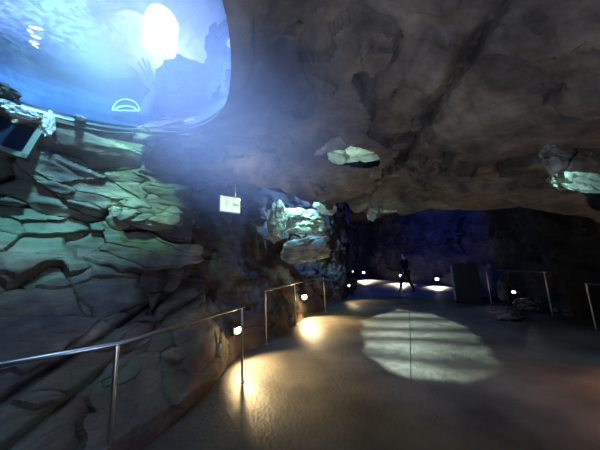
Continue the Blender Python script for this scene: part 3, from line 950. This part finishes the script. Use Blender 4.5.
# ------------------------------------------------------------------ bright rocks below the far light well
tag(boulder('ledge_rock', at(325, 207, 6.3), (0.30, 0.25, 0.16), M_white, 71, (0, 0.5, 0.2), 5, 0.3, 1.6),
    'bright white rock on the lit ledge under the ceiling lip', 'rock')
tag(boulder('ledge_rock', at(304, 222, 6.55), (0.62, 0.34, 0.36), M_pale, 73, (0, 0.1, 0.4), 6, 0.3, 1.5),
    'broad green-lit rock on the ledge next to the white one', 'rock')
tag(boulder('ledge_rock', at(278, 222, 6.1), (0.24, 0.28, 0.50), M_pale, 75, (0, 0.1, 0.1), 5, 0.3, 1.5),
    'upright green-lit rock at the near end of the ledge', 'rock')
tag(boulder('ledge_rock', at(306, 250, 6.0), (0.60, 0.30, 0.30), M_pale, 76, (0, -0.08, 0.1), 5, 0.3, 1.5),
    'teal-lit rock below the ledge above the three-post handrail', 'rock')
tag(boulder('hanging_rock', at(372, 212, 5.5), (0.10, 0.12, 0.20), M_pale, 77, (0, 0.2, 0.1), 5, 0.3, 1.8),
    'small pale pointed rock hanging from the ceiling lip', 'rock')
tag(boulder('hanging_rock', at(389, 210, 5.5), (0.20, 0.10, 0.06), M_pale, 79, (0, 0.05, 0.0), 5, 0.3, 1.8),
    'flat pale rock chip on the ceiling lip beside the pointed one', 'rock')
lamp('lip_light', 'AREA', at(385, 225, 5.1) + Vector((0, 0, -0.1)), 0.7, (0.5, 0.95, 0.85), at(383, 211, 5.6), size=0.1)

# kerb rocks at the foot of the right wall
for i, (px, py, dd, sz, lab) in enumerate([
        (503, 291, 7.4, (0.13, 0.12, 0.30), 'upright brown rock lit amber beside the white wall light'),
        (507, 313, 5.9, (0.42, 0.25, 0.14), 'low curved brown kerb rock beside the black stand'),
        (530, 305, 6.6, (0.5, 0.3, 0.18), 'low dark rock at the wall foot behind the two-post handrail'),
        (572, 314, 6.2, (0.6, 0.3, 0.20), 'long low dark rock at the wall foot near the frame edge')]):
    tag(boulder('kerb_rock', at(px, py, dd), sz, M_wallb, 80 + i, (0, 0.1, 0.6 if i else 0), 5, 0.25, 1.6), lab, 'rock')

# ------------------------------------------------------------------ black stand
p = atz(469.5, 303, 0.0)
t_ = thing('display_stand', 'tall matt black free-standing panel at the entrance of the rear hall', 'stand', p, -0.5)
bm = bmesh.new(); add_box(bm, (0, 0, 0.66), (0.70, 0.20, 1.24), bev=0.01)
obj('panel', bm, M_black, t_)
bm = bmesh.new(); add_box(bm, (0, 0, 0.03), (0.76, 0.32, 0.06), bev=0.008)
obj('base', bm, M_black, t_)
bm = bmesh.new(); add_box(bm, (-0.37, 0, 0.64), (0.05, 0.20, 1.1), bev=0.01)
obj('edge_trim', bm, simple('stand_grey_trim', (0.25, 0.24, 0.25), 0.5), t_)

# ------------------------------------------------------------------ walking person


def skin(name, verts, edges, radii, mt, parent, sub=2, root=0):
    me = bpy.data.meshes.new(name)
    me.from_pydata(verts, edges, [])
    o = link(name, me, mt, parent)
    md = o.modifiers.new('skin', 'SKIN')
    md.use_smooth_shade = True
    for i, r_ in enumerate(radii):
        rr_ = r_ if isinstance(r_, tuple) else (r_, r_)
        me.skin_vertices[0].data[i].radius = rr_
    me.skin_vertices[0].data[root].use_root = True
    s2 = o.modifiers.new('sub', 'SUBSURF'); s2.levels = sub; s2.render_levels = sub
    return o


M_skin = simple('skin', (0.35, 0.22, 0.16), 0.6)
M_cloth = simple('black_jacket', (0.010, 0.010, 0.016), 0.9)
M_trous = simple('black_trousers', (0.006, 0.006, 0.008), 0.9)
M_cloth.node_tree.nodes['Principled BSDF'].inputs['Specular IOR Level'].default_value = 0.05
M_cloth.node_tree.nodes['Principled BSDF'].inputs['Base Color'].default_value = (0.004, 0.004, 0.005, 1)
M_hair = simple('black_hair', (0.008, 0.006, 0.005), 0.7)
pp = atz(407.5, 292, 0.0)
per = thing('person', 'person in dark jacket and black trousers walking across the rear hall', 'person', pp, R(100))
# facing local +Y before turning
V, E, Rd = [], [], []


def v(x, y, z, r_, par=None):
    V.append((x, y, z)); Rd.append(r_)
    if par is not None:
        E.append((par, len(V) - 1))
    return len(V) - 1


pel = v(0, 0, 0.93, (0.155, 0.11))
sp = v(0, 0.005, 1.10, (0.135, 0.10), pel)
ch = v(0, 0.01, 1.28, (0.165, 0.11), sp)
nk0 = v(0, 0.0, 1.43, (0.075, 0.07), ch)
nk = v(0, 0.02, 1.50, 0.052, nk0)
hd = v(0, 0.03, 1.60, (0.075, 0.09), nk)
hd2 = v(0, 0.02, 1.68, (0.072, 0.088), hd)
for s_, ph in ((-1, 1), (1, -1)):
    sh = v(s_ * 0.17, 0, 1.39, 0.062, ch)
    el = v(s_ * 0.22, 0.10 * ph - 0.03, 1.13, 0.042, sh)
    wr = v(s_ * 0.22, 0.20 * ph + 0.03, 0.90, 0.028, el)
    pm = v(s_ * 0.22, 0.23 * ph + 0.03, 0.82, (0.022, 0.036), wr)
    for q_, (dy, ln) in enumerate(((-0.03, 0.068), (-0.01, 0.08), (0.01, 0.075), (0.03, 0.058))):
        k1 = v(s_ * 0.218, 0.23 * ph + 0.04 + dy, 0.78, 0.010, pm)
        k2 = v(s_ * 0.212, 0.235 * ph + 0.045 + dy, 0.78 - ln * 0.5, 0.009, k1)
        v(s_ * 0.200, 0.235 * ph + 0.055 + dy, 0.78 - ln, 0.008, k2)
    th = v(s_ * 0.20, 0.23 * ph + 0.075, 0.83, 0.011, pm)
    v(s_ * 0.19, 0.23 * ph + 0.09, 0.79, 0.009, th)
    hip = v(s_ * 0.09, 0, 0.88, 0.095, pel)
    kn = v(s_ * 0.095, -0.14 * ph + 0.05, 0.49, 0.062, hip)
    an = v(s_ * 0.095, -0.28 * ph - 0.02, 0.10, 0.040, kn)
    v(s_ * 0.10, -0.28 * ph + 0.12, 0.04, (0.042, 0.03), an)
body = skin('body', V, E, Rd, M_skin, per)
# clothing
V2, E2, R2 = [], [], []
keep_ = {}


def sub_skin(name, ids, mt, grow):
    mp_ = {i: k for k, i in enumerate(ids)}
    vv = [V[i] for i in ids]
    ee = [(mp_[a], mp_[b_]) for a, b_ in E if a in mp_ and b_ in mp_]
    rd = [tuple((q + grow) for q in (Rd[i] if isinstance(Rd[i], tuple) else (Rd[i], Rd[i]))) for i in ids]
    return skin(name, vv, ee, rd, mt, per)


arm_len = 4 + 4 * 3 + 2 + 4
j = 7
arms, legs, feet = [], [], []
for k in range(2):
    b0 = 7 + k * arm_len
    arms += [b0, b0 + 1, b0 + 2]
    legs += [b0 + 18, b0 + 19, b0 + 20]
    feet.append((b0 + 20, b0 + 21))
sub_skin('jacket', [0, 1, 2, 3] + arms, M_cloth, 0.018)
sub_skin('trousers', [0] + legs, M_trous, 0.016)
for a_, b_ in feet:
    sub_skin('shoe', [a_, b_], M_black, 0.012)
bm = bmesh.new()
bmesh.ops.create_icosphere(bm, subdivisions=3, radius=1, matrix=Matrix.Translation((0, 0.0, 1.665)) @ Matrix.Diagonal((0.098, 0.112, 0.115, 1)))
for vv in list(bm.verts):
    if vv.co.y > 0.045 and vv.co.z < 1.70:
        vv.co.y = 0.045 + (vv.co.y - 0.045) * 0.2
obj('hair', bm, M_hair, per, smooth=True)

# ------------------------------------------------------------------ rippling light through the far opening on to the floor
LP = Vector((3.2, 9.2, 4.3))
fl = lamp('ripple_light', 'SPOT', LP, 1500, (0.74, 0.95, 0.76), atz(428, 345, 0.0), radius=0.02, spot=80, blend=0.1)
d = fl.data
d.use_nodes = True
nt = d.node_tree
N, L = nt.nodes, nt.links
em = N['Emission']
geo = N.new('ShaderNodeNewGeometry')


def mth(op, a, b_=None, c_=None, clamp=False):
    n_ = N.new('ShaderNodeMath'); n_.operation = op; n_.use_clamp = clamp
    for i, x in enumerate((a, b_, c_)):
        if x is None:
            continue
        if isinstance(x, (int, float)):
            n_.inputs[i].default_value = x
        else:
            L.new(x, n_.inputs[i])
    return n_.outputs[0]


# direction of the beam -> where it lands on the floor
tcn = N.new('ShaderNodeTexCoord')
vt = N.new('ShaderNodeVectorTransform'); vt.vector_type = 'VECTOR'; vt.convert_from = 'OBJECT'; vt.convert_to = 'WORLD'
L.new(tcn.outputs['Normal'], vt.inputs[0])
sx = N.new('ShaderNodeSeparateXYZ')
L.new(geo.outputs['Incoming'], sx.inputs[0])
SGN = 1.0
dz = mth('MULTIPLY', sx.outputs[2], SGN)
k = mth('DIVIDE', -LP.z, mth('MINIMUM', dz, -0.02))
fx = mth('MULTIPLY_ADD', mth('MULTIPLY', sx.outputs[0], SGN), k, LP.x)
fy = mth('MULTIPLY_ADD', mth('MULTIPLY', sx.outputs[1], SGN), k, LP.y)
cb = N.new('ShaderNodeCombineXYZ'); L.new(fx, cb.inputs[0]); L.new(fy, cb.inputs[1])
wob = N.new('ShaderNodeTexNoise'); wob.inputs['Scale'].default_value = 1.6; wob.inputs['Detail'].default_value = 3
L.new(cb.outputs[0], wob.inputs['Vector'])
wv = mth('MULTIPLY_ADD', wob.outputs['Fac'], 0.7, -0.35)
poly = [(363, 320), (363, 353), (385, 368), (410, 378), (460, 382), (480, 378), (496, 364), (487, 347), (466, 327), (430, 313), (398, 309)]
fp = [atz(x, y, 0.0) for x, y in poly]
cen = sum(fp, Vector()) / len(fp)
mask = None
for i in range(len(fp)):
    a_, b_ = fp[i], fp[(i + 1) % len(fp)]
    nrm = Vector((-(b_ - a_).y, (b_ - a_).x, 0)).normalized()
    if nrm.dot(cen - a_) < 0:
        nrm = -nrm
    off = -nrm.dot(a_)
    e = mth('MULTIPLY_ADD', fx, nrm.x, mth('MULTIPLY_ADD', fy, nrm.y, off))
    e = mth('ADD', e, mth('MULTIPLY', wv, 0.5))
    e = mth('MULTIPLY', mth('ADD', e, 0.07), 9.0, clamp=True)
    mask = e if mask is None else mth('MINIMUM', mask, e)
# bands of ripple light
wave = N.new('ShaderNodeTexWave'); wave.wave_type = 'BANDS'; wave.bands_direction = 'Y'
wave.inputs['Scale'].default_value = 0.40; wave.inputs['Distortion'].default_value = 5.5; wave.inputs['Detail'].default_value = 3; wave.inputs['Detail Scale'].default_value = 1.2
mpn = N.new('ShaderNodeMapping'); mpn.inputs['Rotation'].default_value = (0, 0, R(25)); mpn.inputs['Scale'].default_value = (0.6, 1.0, 1)
L.new(cb.outputs[0], mpn.inputs['Vector']); L.new(mpn.outputs[0], wave.inputs['Vector'])
fine = N.new('ShaderNodeTexNoise'); fine.inputs['Scale'].default_value = 7; fine.inputs['Detail'].default_value = 6; fine.inputs['Roughness'].default_value = 0.75
L.new(cb.outputs[0], fine.inputs['Vector'])
st = mth('MULTIPLY_ADD', wave.outputs['Fac'], 1.1, 0.25)
st = mth('MULTIPLY', st, mth('MULTIPLY_ADD', fine.outputs['Fac'], 2.4, -0.25))
L.new(mth('MULTIPLY', st, mask), em.inputs['Strength'])
